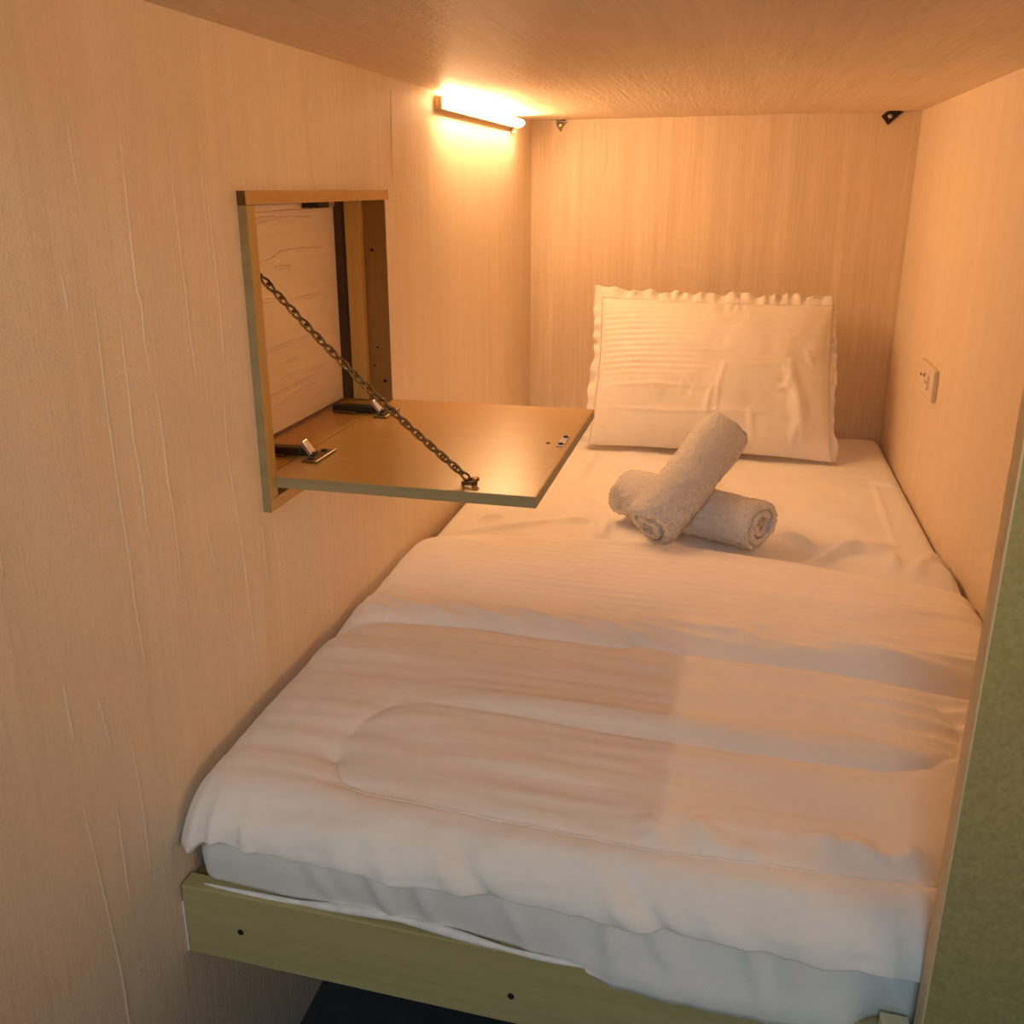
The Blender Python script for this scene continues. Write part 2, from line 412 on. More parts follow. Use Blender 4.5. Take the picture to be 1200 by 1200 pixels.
# ------------------------------------------------------------------ bed frame
bed = empty('bed_frame', (Wd / 2, YF + 0.01, -0.2046), 'low honey-olive wooden bunk frame with two screw holes in its foot rail', 'bed frame')
box('foot_rail', (0.003, YF, -0.2046), (Wd - 0.002, YF + 0.024, -0.1038), M['rail_wood'], bed, 0.0015)
box('side_rail', (0.003, YF + 0.026, -0.2046), (0.021, -0.003, -0.1300), M['rail_wood'], bed, 0.001)
box('side_rail', (Wd - 0.022, YF + 0.026, -0.2046), (Wd - 0.004, -0.003, -0.1300), M['rail_wood'], bed, 0.001)
box('base_board', (0.004, YF + 0.026, -0.1290), (Wd - 0.004, -0.003, -0.1120), M['brown_wood'], bed)
for sx, sz in [(0.079, -0.157), (0.417, -0.165), (0.70, -0.168)]:
    bm = bmesh.new()
    add_cyl(bm, (sx, YF + 0.0005, sz), (sx, YF - 0.0012, sz), 0.0042, 0.0036, 14)
    add_box(bm, (sx - 0.003, YF - 0.0016, sz - 0.0006), (sx + 0.003, YF - 0.0008, sz + 0.0006))
    link('screw', bm_mesh('screw', bm), M['black'], bed)
# thin chipped white edge at the wall end of the rail
bm = bmesh.new(); add_box(bm, (0.0008, YF - 0.0002, -0.2046), (0.0032, YF + 0.02, -0.130), 0.0004)
link('worn_edge', bm_mesh('worn_edge', bm), M['thread'], bed)

cleat = box('wood_cleat', (0.795, -2.0025, -0.200), (0.8215, -1.9855, -0.080), M['pale_wood'], None, 0.0012)
tag(cleat, 'small pale wooden block beside the olive panel at the bed foot', 'block')

# ------------------------------------------------------------------ mattress with fitted sheet
SHW = [[(0.083, -1.019), (0.172, -0.96), (0.254, -0.896)], [(0.089, -0.936), (0.137, -0.896)], [(0.276, -0.89), (0.339, -0.886)], [(0.339, -0.886), (0.361, -1.001)], [(0.372, -0.856), (0.371, -0.984)], [(0.258, -0.574), (0.262, -0.458), (0.266, -0.331)], [(0.29, -0.705), (0.32, -0.762)], [(0.73, -0.875), (0.76, -0.888), (0.783, -0.931), (0.801, -0.955)], [(0.801, -0.955), (0.873, -0.928), (0.958, -0.888)], [(0.781, -1.035), (0.828, -0.971), (0.872, -0.933)], [(0.962, -0.887), (0.965, -0.665), (0.975, -0.349)], [(0.872, -0.933), (0.947, -0.937)], [(0.985, -1.014), (1.01, -0.954), (1.03, -0.971)], [(0.947, -0.937), (0.929, -1.061)], [(0.964, -1.084), (0.984, -1.006)], [(0.964, -0.44), (1.02, -0.461)]]
def sheet_h(X, Y):
    h = 0.0035 * fbm(X * 5, Y * 4, 3, 3) + 0.0012 * fbm(X * 18 + 2 * Y, Y * 14, 8, 2)
    for i, p in enumerate(SHW):
        w, a = (0.010, 0.011)
        if i in (7, 8, 9): w, a = 0.011, 0.018
        if i in (10,): w, a = 0.006, 0.005
        if i in (12, 13, 14): w, a = 0.013, 0.016
        h = h + ridge(X, Y, p, w, a)
    h = h * sstep(-1.30, -1.14, Y)
    # bunched up towards the right wall in front of the quilt
    h = h + 0.028 * sstep(0.86, 1.02, X) * np.exp(-((Y + 1.06) / 0.10) ** 2)
    return h

def build_mattress():
    root = empty('mattress', (Wd / 2, -1.0, -0.11), 'white sheeted mattress filling the bunk, its wrinkled grey-looking side showing above the foot rail', 'mattress')
    x0, x1, y0, y1 = 0.016, Wd - 0.004, YF + 0.018, -0.006
    r = 0.028; D = 0.135
    nx, ny = 190, 330
    # extended parameter domain: more samples in the rounded borders
    def axis(a, b, n):
        e = D
        core = np.linspace(a + r, b - r, n - 36)
        return np.concatenate([np.linspace(a + r - e, a + r, 19)[:-1], core, np.linspace(b - r, b - r + e, 19)[1:]])
    U = axis(x0, x1, nx); V = axis(y0, y1, ny)
    PX, PY = np.meshgrid(U, V, indexing='ij')
    QX = np.clip(PX, x0 + r, x1 - r); QY = np.clip(PY, y0 + r, y1 - r)
    dx = PX - QX; dy = PY - QY; d = np.hypot(dx, dy); dd = np.maximum(d, 1e-9)
    d = np.minimum(d, D)
    ux, uy = dx / dd, dy / dd
    ang = np.minimum(d / r, math.pi / 2)
    out = r * np.sin(ang); drop = r * (1 - np.cos(ang)) + np.maximum(d - r * math.pi / 2, 0)
    X = QX + ux * out; Y = QY + uy * out; Z = -drop
    top = np.cos(ang)
    Z = Z + top * sheet_h(X, Y)
    # folds on the foot side
    s = np.sin(ang) * np.clip(-uy, 0, 1)
    sx = QX
    fold = 0.004 * fbm(sx * 9, Z * 6 + sx * 3, 21, 3)
    for fx, fz0, dxz, hh in [(0.245, -0.05, 0.035, .007), (0.30, -0.05, 0.03, .006), (0.52, -0.03, 0.012, .007), (0.555, -0.03, 0.05, .007),
                             (0.575, -0.03, 0.04, .005), (0.66, -0.03, 0.03, .006), (0.40, -0.04, 0.04, .004), (0.16, -.04, .05, .004), (0.72, -.04, -.03, .006), (0.78, -.03, .06, .006)]:
        t = np.clip((-Z - 0.02) / 0.09, 0, 1)
        fold = fold + hh * np.exp(-((sx - (fx + dxz * t)) / 0.009) ** 2) * (0.3 + 0.7 * np.sin(math.pi * np.clip(t, 0, 1)))
    low = np.clip((-Z - 0.05) / 0.05, 0, 1)
    hang = sstep(0.36, 0.60, sx) * (1 - sstep(0.755, 0.80, sx))
    Y = Y - s * (fold + 0.009 * np.sin(np.clip(-Z / 0.11, 0, 1) * math.pi))
    sm = s * hang * low
    Y = Y * (1 - sm) + (YF - 0.007 - 0.6 * np.abs(fold)) * sm
    Y = np.where((sx > 0.785) & (s > 0.2), np.maximum(Y, YF + 0.0005), Y)
    zmin = -0.1025 - 0.020 * sstep(0.45, 0.95, s * hang) * (1 + 0.25 * fbm(sx * 9, 0 * sx, 4, 2))
    Z = np.maximum(Z, zmin)
    X = np.clip(X, 0.012, Wd - 0.003)
    v = np.stack([X, Y, Z], -1).reshape(-1, 3)
    nu, nv = len(U), len(V)
    f = grid_faces(nu, nv)
    # closed underside
    ring = [i * nv for i in range(nu)] + [(nu - 1) * nv + j for j in range(1, nv)] + [i * nv + nv - 1 for i in range(nu - 2, -1, -1)] + [j for j in range(nv - 2, 0, -1)]
    f.append(tuple(ring[::-1]))
    me = mesh_from('fitted_sheet', v, f)
    link('fitted_sheet', me, M['sheet'], root, True)
    # white protector hem peeping out under the sheet
    n = 60
    xs = np.linspace(0.03, 0.53, n)
    P = [(x, YF + 0.0085 - 0.006 * sstep(0.25, 0.45, x), -0.1005 - 0.004 * math.sin(x * 17)) for x in xs]
    rr = [0.0045 * (0.35 + 0.65 * math.sin(math.pi * (i + .5) / n)) * (0.75 + 0.5 * abs(math.sin(i * 0.21))) for i in range(n)]
    me = tube_mesh('protector_hem', P, rr, 8)
    link('protector_hem', me, M['thread'], root, True)
    return root
build_mattress()

# ------------------------------------------------------------------ quilted duvet
S1 = [(0.010, -1.555), (0.039, -1.540), (0.089, -1.506), (0.245, -1.495), (0.384, -1.5), (0.487, -1.503)]
S1b = [(0.487, -1.490), (0.567, -1.503), (0.666, -1.505), (0.761, -1.51), (0.851, -1.517), (0.917, -1.524), (0.945, -1.531), (1.04, -1.545)]
S2 = [(0.180, -1.765), (0.243, -1.745), (0.36, -1.743), (0.474, -1.749), (0.56, -1.749), (0.664, -1.749), (0.743, -1.749), (0.82, -1.747), (0.869, -1.732), (0.903, -1.703), (0.921, -1.651), (0.921, -1.601), (0.904, -1.562)]
S3 = [(0.169, -1.88), (0.193, -1.918), (0.236, -1.934), (0.309, -1.936), (0.41, -1.940), (0.505, -1.945), (0.594, -1.945), (0.679, -1.942), (0.761, -1.938), (0.842, -1.932), (1.04, -1.925)]
S4 = [(0.200, -1.755), (0.175, -1.80), (0.165, -1.84), (0.169, -1.88)]
S5 = [(0.261, -1.799), (0.271, -1.854), (0.288, -1.911)]

def duvet_h(X, Y):
    """puff and wrinkle height on top of the flat quilt"""
    h = np.zeros_like(X)
    d1 = np.minimum(pdist(X, Y, S1), pdist(X, Y, S1b))
    d2 = pdist(X, Y, S2); d3 = pdist(X, Y, S3); d4 = pdist(X, Y, S4); d5 = pdist(X, Y, S5)
    g = lambda d, w: np.exp(-(d / w))
    # loft: raised on the head side of each seam, rolling down towards it
    h -= 0.017 * g(d1, 0.016) + 0.010 * g(d2, 0.018) * (0.25 + 0.75 * sstep(0.2, 0.6, X)) + 0.007 * g(d3, 0.016) + 0.005 * g(d4, 0.012) + 0.0022 * g(d5, 0.006)
    roll1 = np.exp(-((Y + 1.462 + 0.014 * np.sin(X * 9 + 1.0)) / 0.030) ** 2) * (0.35 + 0.65 * sstep(0.45, 0.9, X))
    h += 0.015 * roll1
    roll2 = np.exp(-((Y + 1.715) / 0.030) ** 2) * sstep(0.12, 0.4, X)
    h += 0.009 * roll2
    # long soft rolls across the bed
    wx = X + 0.25 * vnoise(X * 2, Y * 3, 31)
    h += 0.0032 * vnoise(wx * 2.2, Y * 17 + 1.2 * vnoise(X * 3, Y * 2, 5), 2)
    h += 0.0018 * vnoise(wx * 4.5, Y * 34 + 1.5 * vnoise(X * 3, Y * 5, 6), 9)
    h += 0.0009 * vnoise(wx * 7, Y * 70, 14)
    h += 0.0013 * np.sin((Y + 0.02 * X) * 2 * math.pi / 0.0235 + 0.6 * vnoise(X * 4, Y * 3, 19)) * sstep(-1.44, -1.34, Y) * (0.35 + 0.65 * np.exp(-((X - 0.36) / 0.22) ** 2))
    # gathered pulls along seam 1 (head side) and at the right end of seam 2
    band = np.exp(-((Y + 1.45) / 0.04) ** 2)
    h += 0.0022 * band * np.sin((X * 0.6 + (Y + 1.5) * 1.9) * 95 + 3 * vnoise(X * 6, Y * 6, 12))
    rb = sstep(0.70, 0.9, X) * np.exp(-((Y + 1.62) / 0.085) ** 2)
    h += 0.0030 * rb * np.sin((Y + 0.10 * X) * 150 + 2.0 * vnoise(X * 5, Y * 9, 15))
    for p, w, a in [([(0.507, -1.414), (0.602, -1.43), (0.653, -1.447), (0.672, -1.484)], 0.016, 0.010),
                    ([(0.753, -1.45), (0.822, -1.475), (0.898, -1.495), (0.99, -1.50)], 0.018, 0.010),
                    ([(0.40, -1.355), (0.45, -1.42), (0.475, -1.475)], 0.006, 0.0022),
                    ([(0.487, -1.47), (0.492, -1.505)], 0.006, 0.005),
                    ([(0.085, -1.48), (0.094, -1.508)], 0.006, 0.005),
                    ([(0.13, -1.44), (0.17, -1.47), (0.20, -1.49)], 0.010, 0.004),
                    ([(0.05, -1.20), (0.11, -1.14), (0.17, -1.15)], 0.012, 0.006),
                    ([(0.60, -1.895), (0.628, -1.94)], 0.014, 0.008), ([(0.645, -1.925), (0.675, -1.944)], 0.012, 0.006),
                    ([(0.735, -1.885), (0.745, -1.918)], 0.014, 0.008), ([(0.757, -1.893), (0.800, -1.92)], 0.014, 0.009),
                    ([(0.805, -1.92), (0.83, -1.885)], 0.012, 0.008), ([(0.55, -1.90), (0.565, -1.935)], 0.012, 0.006)]:
        h += ridge(X, Y, p, w, a)
    return h

def build_duvet():
    nx = 300
    # arc-length style parameter along the profile: lip (0..A), top (A..B), foot roll (B..C)
    nlip, ntop, nfoot = 18, 420, 46
    xs = np.concatenate([np.linspace(0.004, 0.06, 26)[:-1], np.linspace(0.06, 1.0, nx - 50), np.linspace(1.0, 1.041, 26)[1:]])
    nx = len(xs)
    yh = np.interp(xs, [0, 0.03, 0.12, 0.30, 0.54, 0.75, 0.92, 1.045], [-1.150, -1.118, -1.085, -1.062, -1.052, -1.085, -1.13, -1.155])
    yh = yh + 0.006 * vnoise(xs * 9, xs * 0, 40)
    Tbase = lambda X, Y: np.interp(Y, [-2.0, -1.9, -1.6, -1.2, -1.0], [0.034, 0.042, 0.044, 0.038, 0.034])
    yt0 = -1.925                       # where the foot roll starts
    nv = nlip + ntop + nfoot
    X = np.repeat(xs[:, None], nv, 1); Y = np.zeros_like(X); Z = np.zeros_like(X); A = np.zeros_like(X)
    NY = np.zeros_like(X); NZ = np.ones_like(X)
    for i, x in enumerate(xs):
        y0 = yh[i]; th = 0.026
        a = np.linspace(-math.radians(75), math.pi / 2, nlip, endpoint=False)
        sh = sheet_h(np.array([x]), np.array([y0]))[0]
        Y[i, :nlip] = y0 - 0.024 * (1 - np.cos(a)); Z[i, :nlip] = 0.5 * sh + 0.018 + 0.016 * np.sin(a) - 0.5 * sh * np.clip(np.sin(a), 0, 1); A[i, :nlip] = np.clip(np.sin(a), 0, 1) ** 2 * 0.5
        yy = np.linspace(y0 - 0.024, yt0, ntop)
        Y[i, nlip:nlip + ntop] = yy
        grow = sstep(0, 0.10, (y0 - 0.024) - yy)
        Z[i, nlip:nlip + ntop] = (0.034) * (1 - grow) + Tbase(x, yy) * grow
        A[i, nlip:nlip + ntop] = 0.5 + 0.5 * grow
        # foot roll: quarter ellipse then tuck under
        zb = np.interp(x, [0, 0.012, 0.03, 0.05, 0.075, 0.12, 0.3, 0.6, 0.85, 1.05], [0.012, -0.014, -0.034, -0.020, -0.017, -0.023, -0.029, -0.028, -0.029, -0.030])
        zb += 0.0025 * vnoise(x * 22, 0.0, 51) + 0.002 * vnoise(x * 60, 0.0, 52)
        yf = -2.0 + 0.004 * vnoise(x * 7, 0.3, 55)
        if x > 0.80: yf = max(yf, -1.9985)
        zt = Tbase(x, yt0)
        t = np.linspace(0, 1, nfoot + 1)[1:]
        t1 = np.clip(t / 0.80, 0, 1); t2 = np.clip((t - 0.80) / 0.20, 0, 1)
        an = t1 * math.pi / 2
        zmid = zb + 0.006
        Y[i, nlip + ntop:] = yt0 - (yt0 - yf) * np.sin(an) ** 0.9 + 0.010 * t2 ** 1.2
        Z[i, nlip + ntop:] = zmid + (zt - zmid) * np.cos(an) ** 1.15 - 0.006 * np.sin(t2 * math.pi / 2)
        A[i, nlip + ntop:] = 1 - 0.55 * t1
        NY[i, nlip + ntop:] = -np.sin(an); NZ[i, nlip + ntop:] = np.cos(an)
    # side rounding towards the left wall and (less) the right wall
    lft = np.exp(-np.maximum(X - 0.004, 0) / 0.016)
    drop = 0.060 * lft * (1 - sstep(-1.35, -1.12, Y)) + 0.034 * lft * sstep(-1.35, -1.12, Y)
    foot = 1 - sstep(-1.97, -1.93, Y)
    Z = Z - drop
    Y = Y + 0.030 * lft * foot
    Z = Z - 0.03 * np.exp(-np.maximum(1.041 - X, 0) / 0.014) * (1 - foot)
    hh = duvet_h(X, np.maximum(Y, -1.99)) * A * (1 - 0.75 * lft)
    # folds running down the rolled foot edge
    fz = np.zeros_like(X)
    s = 1 - sstep(-1.985, -1.90, Y)
    dep = np.clip((0.04 - Z) / 0.07, 0, 1)
    for fx, dxz, w, a in [(0.315, 0.055, 0.014, 0.0045), (0.340, 0.06, 0.011, -0.0045), (0.49, 0.065, 0.015, 0.005), (0.520, 0.07, 0.012, -0.0055), (0.25, 0.04, 0.014, 0.004),
                          (0.10, 0.012, 0.008, 0.005), (0.065, 0.0, 0.007, 0.006), (0.04, -0.01, 0.007, 0.004), (0.60, 0.05, 0.02, 0.004), (0.70, 0.03, 0.03, 0.004), (0.20, 0.03, 0.02, 0.003)]:
        fz += a * np.exp(-((X - (fx + dxz * dep)) / w) ** 2) * np.clip(dep * 1.6, 0, 1)
    fz += 0.003 * fbm(X * 10, dep * 2 + X * 4, 60, 3)
    hh = hh + s * fz
    Y = Y + NY * hh; Z = Z + NZ * hh
    Y = np.where(X > 0.80, np.maximum(Y, -2.001), Y)
    ZL = np.where(Y < YF + 0.02, -0.09, np.where(X < 0.02, -0.06, 0.003))
    top = np.stack([X, Y, np.maximum(Z, ZL)], -1)
    # underside: lies on the sheet, and behind the rolled foot
    BX, BY, BZ = X.copy(), np.maximum(Y, YF - 0.002), np.minimum(Z - 0.004, 0.002)
    bot = np.stack([BX, BY, np.where(Y < -1.96, np.maximum(Z - 0.02, -0.06) * 0 + np.minimum(Z, 0.002), BZ)], -1)
    v = np.concatenate([top.reshape(-1, 3), bot.reshape(-1, 3)])
    f = grid_faces(nx, nv, flip=True) + grid_faces(nx, nv, nx * nv, flip=False)
    o = nx * nv
    for i in range(nx - 1):
        f.append((i * nv, (i + 1) * nv, o + (i + 1) * nv, o + i * nv))
        a = i * nv + nv - 1; b = (i + 1) * nv + nv - 1
        f.append((b, a, o + a, o + b))
    for j in range(nv - 1):
        f.append((j + 1, j, o + j, o + j + 1))
        a = (nx - 1) * nv + j
        f.append((a, a + 1, o + a + 1, o + a))
    me = mesh_from('quilt', v, f)
    root = empty('duvet', (Wd / 2, -1.6, 0.0), 'thick white quilted duvet spread over the lower half of the bed', 'duvet')
    link('quilt', me, M['duvet'], root, True)
    # stitched seam cords lying in the grooves
    from mathutils.bvhtree import BVHTree
    tv = top.reshape(-1, 3)
    bvh = BVHTree.FromPolygons([tuple(p) for p in tv.tolist()], grid_faces(nx, nv))
    for pts, n in [(S3, 110)]:
        P = []
        for p in spline(pts, n):
            if not 0.02 < p[0] < 1.03: continue
            hit = bvh.ray_cast(Vector((p[0], p[1], 0.4)), Vector((0, 0, -1)))
            if hit[0]: P.append(hit[0] + Vector((0, 0, 0.0002)))
        if len(P) > 3:
            link('seam', tube_mesh('seam', P, 0.0009, 5), M['thread'], root, True)
    return root
build_duvet()

# ------------------------------------------------------------------ pillow
def build_pillow():
    root = empty('pillow', (0.556, -0.31, 0.01), 'plump white pillow with a ruffled flange leaning on the back wall', 'pillow')
    sn = 0.44; cs = math.sqrt(1 - sn * sn)
    O = Vector((0.556, -0.318, 0.014)); ea = Vector((1, 0.0, 0)); eb = Vector((0, sn, cs)); en = Vector((0, -cs, sn))
    hw, hb = 0.318, 0.428           # half width, height of the stuffed body
    def outline(u, w):
        """u,w in [-1,1] -> plane coords; corners poke out, edges pull in a little"""
        a = hw * u * (1 - 0.030 * (1 - w * w)) 
        b = hb * (0.5 + 0.5 * w * (1 - 0.030 * (1 - u * u)))
        a = a + 0.010 * (w + 1) * 0.0
        # bottom right corner reaches lower, right edge leans
        a = a + 0.010 * np.maximum(u, 0) * (-w) * 0.9
        b = b - 0.004 * u * 1.0
        return a, b
    nu, nw = 150, 250
    U, Wv = np.meshgrid(np.linspace(-1, 1, nu), np.linspace(-1, 1, nw), indexing='ij')
    a, b = outline(U, Wv)
    prof = (np.clip(1 - np.abs(U) ** 2.6, 0, 1) ** 0.55) * (np.clip(1 - np.abs(Wv) ** 2.4, 0, 1) ** 0.55)
    front = 0.072 * prof
    wr = np.zeros_like(a)
    for p, w_, h_ in [([(0.02, 0.10), (0.022, 0.17), (0.035, 0.235)], 0.007, 0.006), ([(-0.005, 0.08), (0.0, 0.14), (0.012, 0.18)], 0.006, 0.005), ([(-0.075, 0.13), (-0.07, 0.19)], 0.006, 0.003), ([(-0.045, 0.13), (-0.035, 0.19)], 0.006, 0.003),
                      ([(0.195, 0.26), (0.215, 0.20), (0.235, 0.12), (0.25, 0.03)], 0.016, 0.014), ([(0.17, 0.17), (0.20, 0.18), (0.205, 0.22)], 0.010, 0.006), ([(0.22, 0.02), (0.225, 0.09)], 0.010, 0.006),
                      ([(0.24, 0.29), (0.262, 0.24)], 0.008, 0.005), ([(0.12, 0.02), (0.11, 0.11)], 0.010, 0.004), ([(-0.29, 0.165), (-0.15, 0.172), (0.0, 0.166)], 0.006, 0.0025), ([(-0.29, 0.105), (-0.1, 0.10), (0.1, 0.108), (0.25, 0.098)], 0.006, 0.0025)]:
        wr += ridge(a, b, p, w_, h_)
    wr += 0.0040 * fbm(a * 9, b * 9, 70, 3) + 0.0016 * fbm(a * 30, b * 22, 72, 2)
    wr += 0.0011 * np.sin(b * 2 * math.pi / 0.0165) * (0.25 + 0.75 * np.exp(-((a + 0.22) / 0.09) ** 2)) * sstep(0.17, 0.22, b)
    wr += 0.004 * np.sin(a * 120 + 6 * vnoise(a * 10, b * 4, 74)) * sstep(0.80, 0.98, Wv) * 0.8
    front = front + wr * np.clip(prof * 2.5, 0, 1)
    back = -0.066 * prof + 0.003 * fbm(a * 8, b * 8, 77, 2) * prof
    def to3(a, b, n):
        P = np.array(O)[None, None] + a[..., None] * np.array(ea) + b[..., None] * np.array(eb) + n[..., None] * np.array(en)
        P[..., 2] = np.maximum(P[..., 2], 0.007 + sheet_h(P[..., 0], P[..., 1]))
        P[..., 1] = np.minimum(P[..., 1], -0.004)
        return P.reshape(-1, 3)
    v = np.concatenate([to3(a, b, front), to3(a, b, back)])
    f = grid_faces(nu, nw, flip=True) + grid_faces(nu, nw, nu * nw)
    o = nu * nw
    for i in range(nu - 1):
        f.append((i * nw, o + i * nw, o + (i + 1) * nw, (i + 1) * nw)); p = i * nw + nw - 1; q = p + nw
        f.append((p, q, o + q, o + p))
    for j in range(nw - 1):
        f.append((j, j + 1, o + j + 1, o + j)); p = (nu - 1) * nw + j
        f.append((p, o + p, o + p + 1, p + 1))
    link('pillow_body', mesh_from('pillow_body', v, f), M['pillow'], root, True)
    # flange: left edge bottom->top, top edge, right edge down
    path = []
    for w in np.linspace(-0.96, 1, 60)[:-1]: path.append((-1, w))
    for u in np.linspace(-1, 1, 110)[:-1]: path.append((u, 1))
    for w in np.linspace(1, -0.99, 60): path.append((1, w))
    rows = 7; V = []; F = []; np_ = len(path)
    for side in (0, 1):
        for k, (u, w) in enumerate(path):
            pa, pb = outline(np.array(u), np.array(w)); pa = float(pa); pb = float(pb)
            # outward direction with mitred corners
            ou = -1.0 if k < 59 else (1.0 if k >= 59 + 109 else u ** 7)
            ow = 1.0 if 59 <= k < 59 + 109 else (max(w, 0) ** 9)
            wd_u = 0.020 if ou < 0 else 0.016
            wd_w = 0.034
            for r_ in range(rows):
                t = r_ / (rows - 1)
                rip = t * (0.007 * math.sin(k * 0.95 + 2 * math.sin(k * 0.13)) + 0.005 * math.sin(k * 0.41 + 1.0) + 0.007 * float(vnoise(k * 0.5, t * 2, 80)))
                sagx = 0.007 * float(vnoise(k * 0.15, 3.0, 83)) * t
                aa = pa + ou * (wd_u * t + sagx) ; bb = pb + ow * (wd_w * t + sagx)
                if u > 0.93 and w > 0.9: aa -= 0.018 * t; bb -= 0.006 * t
                nn = -0.004 - 0.006 * t + rip + (0.0012 if side == 0 else -0.0012)
                P = O + ea * aa + eb * bb + en * nn
                P.z = max(P.z, 0.008); P.y = min(P.y, -0.004)
                V.append(P)
    o = np_ * rows
    F = grid_faces(np_, rows) + grid_faces(np_, rows, o, flip=True)
    for k in range(np_ - 1):
        p = k * rows + rows - 1; q = p + rows
        F.append((p, q, o + q, o + p)); F.append((k * rows, o + k * rows, o + (k + 1) * rows, (k + 1) * rows))
    link('flange', mesh_from('flange', V, F), M['pillow'], root, True)
build_pillow()

# ------------------------------------------------------------------ rolled towels
def build_towel(A, B, R, label, turns, phase, sq=(1.0, 1.0), zmin=None, seed=0):
    A = Vector(A); B = Vector(B); ax = (B - A).normalized(); L = (B - A).length
    up = (Vector((0, 0, 1)) - ax * ax.z).normalized(); sd = ax.cross(up)
    root = empty('rolled_towel', (A.x, A.y, 0.0), label, 'towel', 'rolled towels on the bed')
    ns = 230; nl = 84
    th = np.linspace(0, turns * 2 * math.pi, ns)
    lay = R / (turns + 0.35)
    rmid = R - lay * 0.46 - lay * (th / (2 * math.pi))          # from the outside in
    rmid = np.maximum(rmid, 0.003)
    half = lay * 0.40
    half_a = np.minimum(half, rmid * 0.8) * np.clip(np.minimum(np.arange(ns), np.arange(ns)[::-1]) / 5.0, 0.25, 1) ** 0.5
    ro = rmid + half_a; ri = np.maximum(rmid - half_a, 0.001)
    loop_r = np.concatenate([ro, ri[::-1]]); loop_t = np.concatenate([th, th[::-1]]) + phase
    m = len(loop_r)
    v = np.zeros((nl, m, 3))
    tt = np.linspace(0, 1, nl); s = 0.5 - 0.5 * np.cos(tt * math.pi); s = 0.35 * s + 0.65 * tt
    for i in range(nl):
        e = min(s[i], 1 - s[i]) * L
        rnd = 1 - 0.085 * math.exp(-(e / 0.008) ** 1.0)
        jit = 0.006 * vnoise(loop_t * 0.8, np.full(m, 3.0 + (0 if s[i] < .5 else 9)), 90 + seed) + 0.0015 * vnoise(loop_t * 6, np.zeros(m), 95 + seed)
        tel = 0.010 * (1 - loop_r / R) * (-1 if s[i] < 0.5 else 1) * -0.5
        w_end = math.exp(-(e / 0.02))
        pos = s[i] * L + (jit + tel) * w_end * (1 if s[i] > 0.5 else -1)
        outer = np.concatenate([np.ones(ns), np.zeros(ns)]) * (loop_r > R * 0.72)
        fz = 0.0026 * vnoise(loop_t * R * 210, np.full(m, s[i] * L * 210), 100 + seed) + 0.0018 * vnoise(loop_t * R * 420, np.full(m, s[i] * L * 420), 104 + seed)
        lump = 0.0030 * vnoise(loop_t * 1.3, np.full(m, s[i] * 5), 108 + seed)
        r = loop_r * rnd + fz * (0.4 + 0.6 * outer) + lump
        c = np.cos(loop_t) * r * sq[0]; u = np.sin(loop_t) * r * sq[1]
        base = np.array(A)[None] + np.outer(pos, np.array(ax))
        P = base + np.outer(c, np.array(sd)) + np.outer(u, np.array(up))
        if zmin is not None:
            P[:, 2] = np.maximum(P[:, 2], zmin + 0.02 * np.clip(zmin - P[:, 2], 0, 1) * -1)
        v[i] = P
    f = []
    for i in range(nl - 1):
        for j in range(m):
            k = (j + 1) % m
            f.append((i * m + j, i * m + k, (i + 1) * m + k, (i + 1) * m + j))
    for i, fl in ((0, False), (nl - 1, True)):
        for j in range(ns - 1):
            q = (i * m + j, i * m + m - 1 - j, i * m + m - 2 - j, i * m + j + 1)
            f.append(q[::-1] if fl else q)
    me = mesh_from('towel_roll', v.reshape(-1, 3), f)
    bm = bmesh.new(); bm.from_mesh(me); bmesh.ops.recalc_face_normals(bm, faces=bm.faces); bm.to_mesh(me); bm.free()
    link('towel_roll', me, M['towel'], root, True)
    return root
build_towel((0.403, -0.825, 0.058), (0.692, -0.982, 0.057), 0.065, 'rolled white terry towel lying flat under the other roll', 3.1, -0.9, (1.07, 0.88), 0.006, 1)
build_towel((0.470, -1.046, 0.062), (0.602, -0.850, 0.218), 0.063, 'rolled white terry towel propped diagonally on top of the lower roll', 2.6, -1.9, (1.08, 0.95), 0.006, 5)

# ------------------------------------------------------------------ wall cabinet with drop flap
cab = empty('wall_cabinet', (0.0, (Y1 + Y2) / 2, ZB), 'honey wood wall niche with its flap folded down on a chain', 'cabinet')
JT = 0.022
XF = 0.012
DEP = -0.115
# frame
box('side_jamb', (DEP, Y1, ZB + 0.018), (XF, Y1 + JT, ZT - 0.0175), M['laminate_z'], cab, 0.0008)
box('jamb_edge', (0.0002, Y1 - 0.0012, ZB), (XF - 0.0005, Y1 - 0.0002, ZT - 0.0175), M['edge_band'], cab)
box('end_grain', (0.0002, Y1 - 0.0012, ZT - 0.0172), (XF - 0.0005, Y1 - 0.0002, ZT), M['dark_wood_gap_shade'], cab)
box('gap_shade', (DEP, Y2 - 0.003, ZB + 0.018), (-0.0725, Y2 - 0.0003, ZT - 0.0175), M['dark_wood_gap_shade'], cab)  # dark strip standing in for the shade between batten and back panel
box('top_rail', (DEP, Y1, ZT - 0.017), (XF, Y2 - 0.014, ZT), M['laminate'], cab, 0.0008)
box('bottom_rail', (DEP, Y1, ZB), (XF, Y2, ZB + 0.0175), M['laminate'], cab, 0.0008)
box('side_jamb', (-0.043, Y2 - 0.002, ZB + 0.018), (-0.0005, Y2 + 0.0, ZT - 0.0175), M['brown_wood'], cab)
box('batten', (-0.072, Y2 - 0.016, ZD + 0.001), (-0.043, Y2, ZT - 0.018), M['batten_wood'], cab, 0.0008)
box('bottom_board', (DEP, Y1 + JT, ZD - 0.016), (-0.002, Y2, ZD - 0.001), M['laminate'], cab)
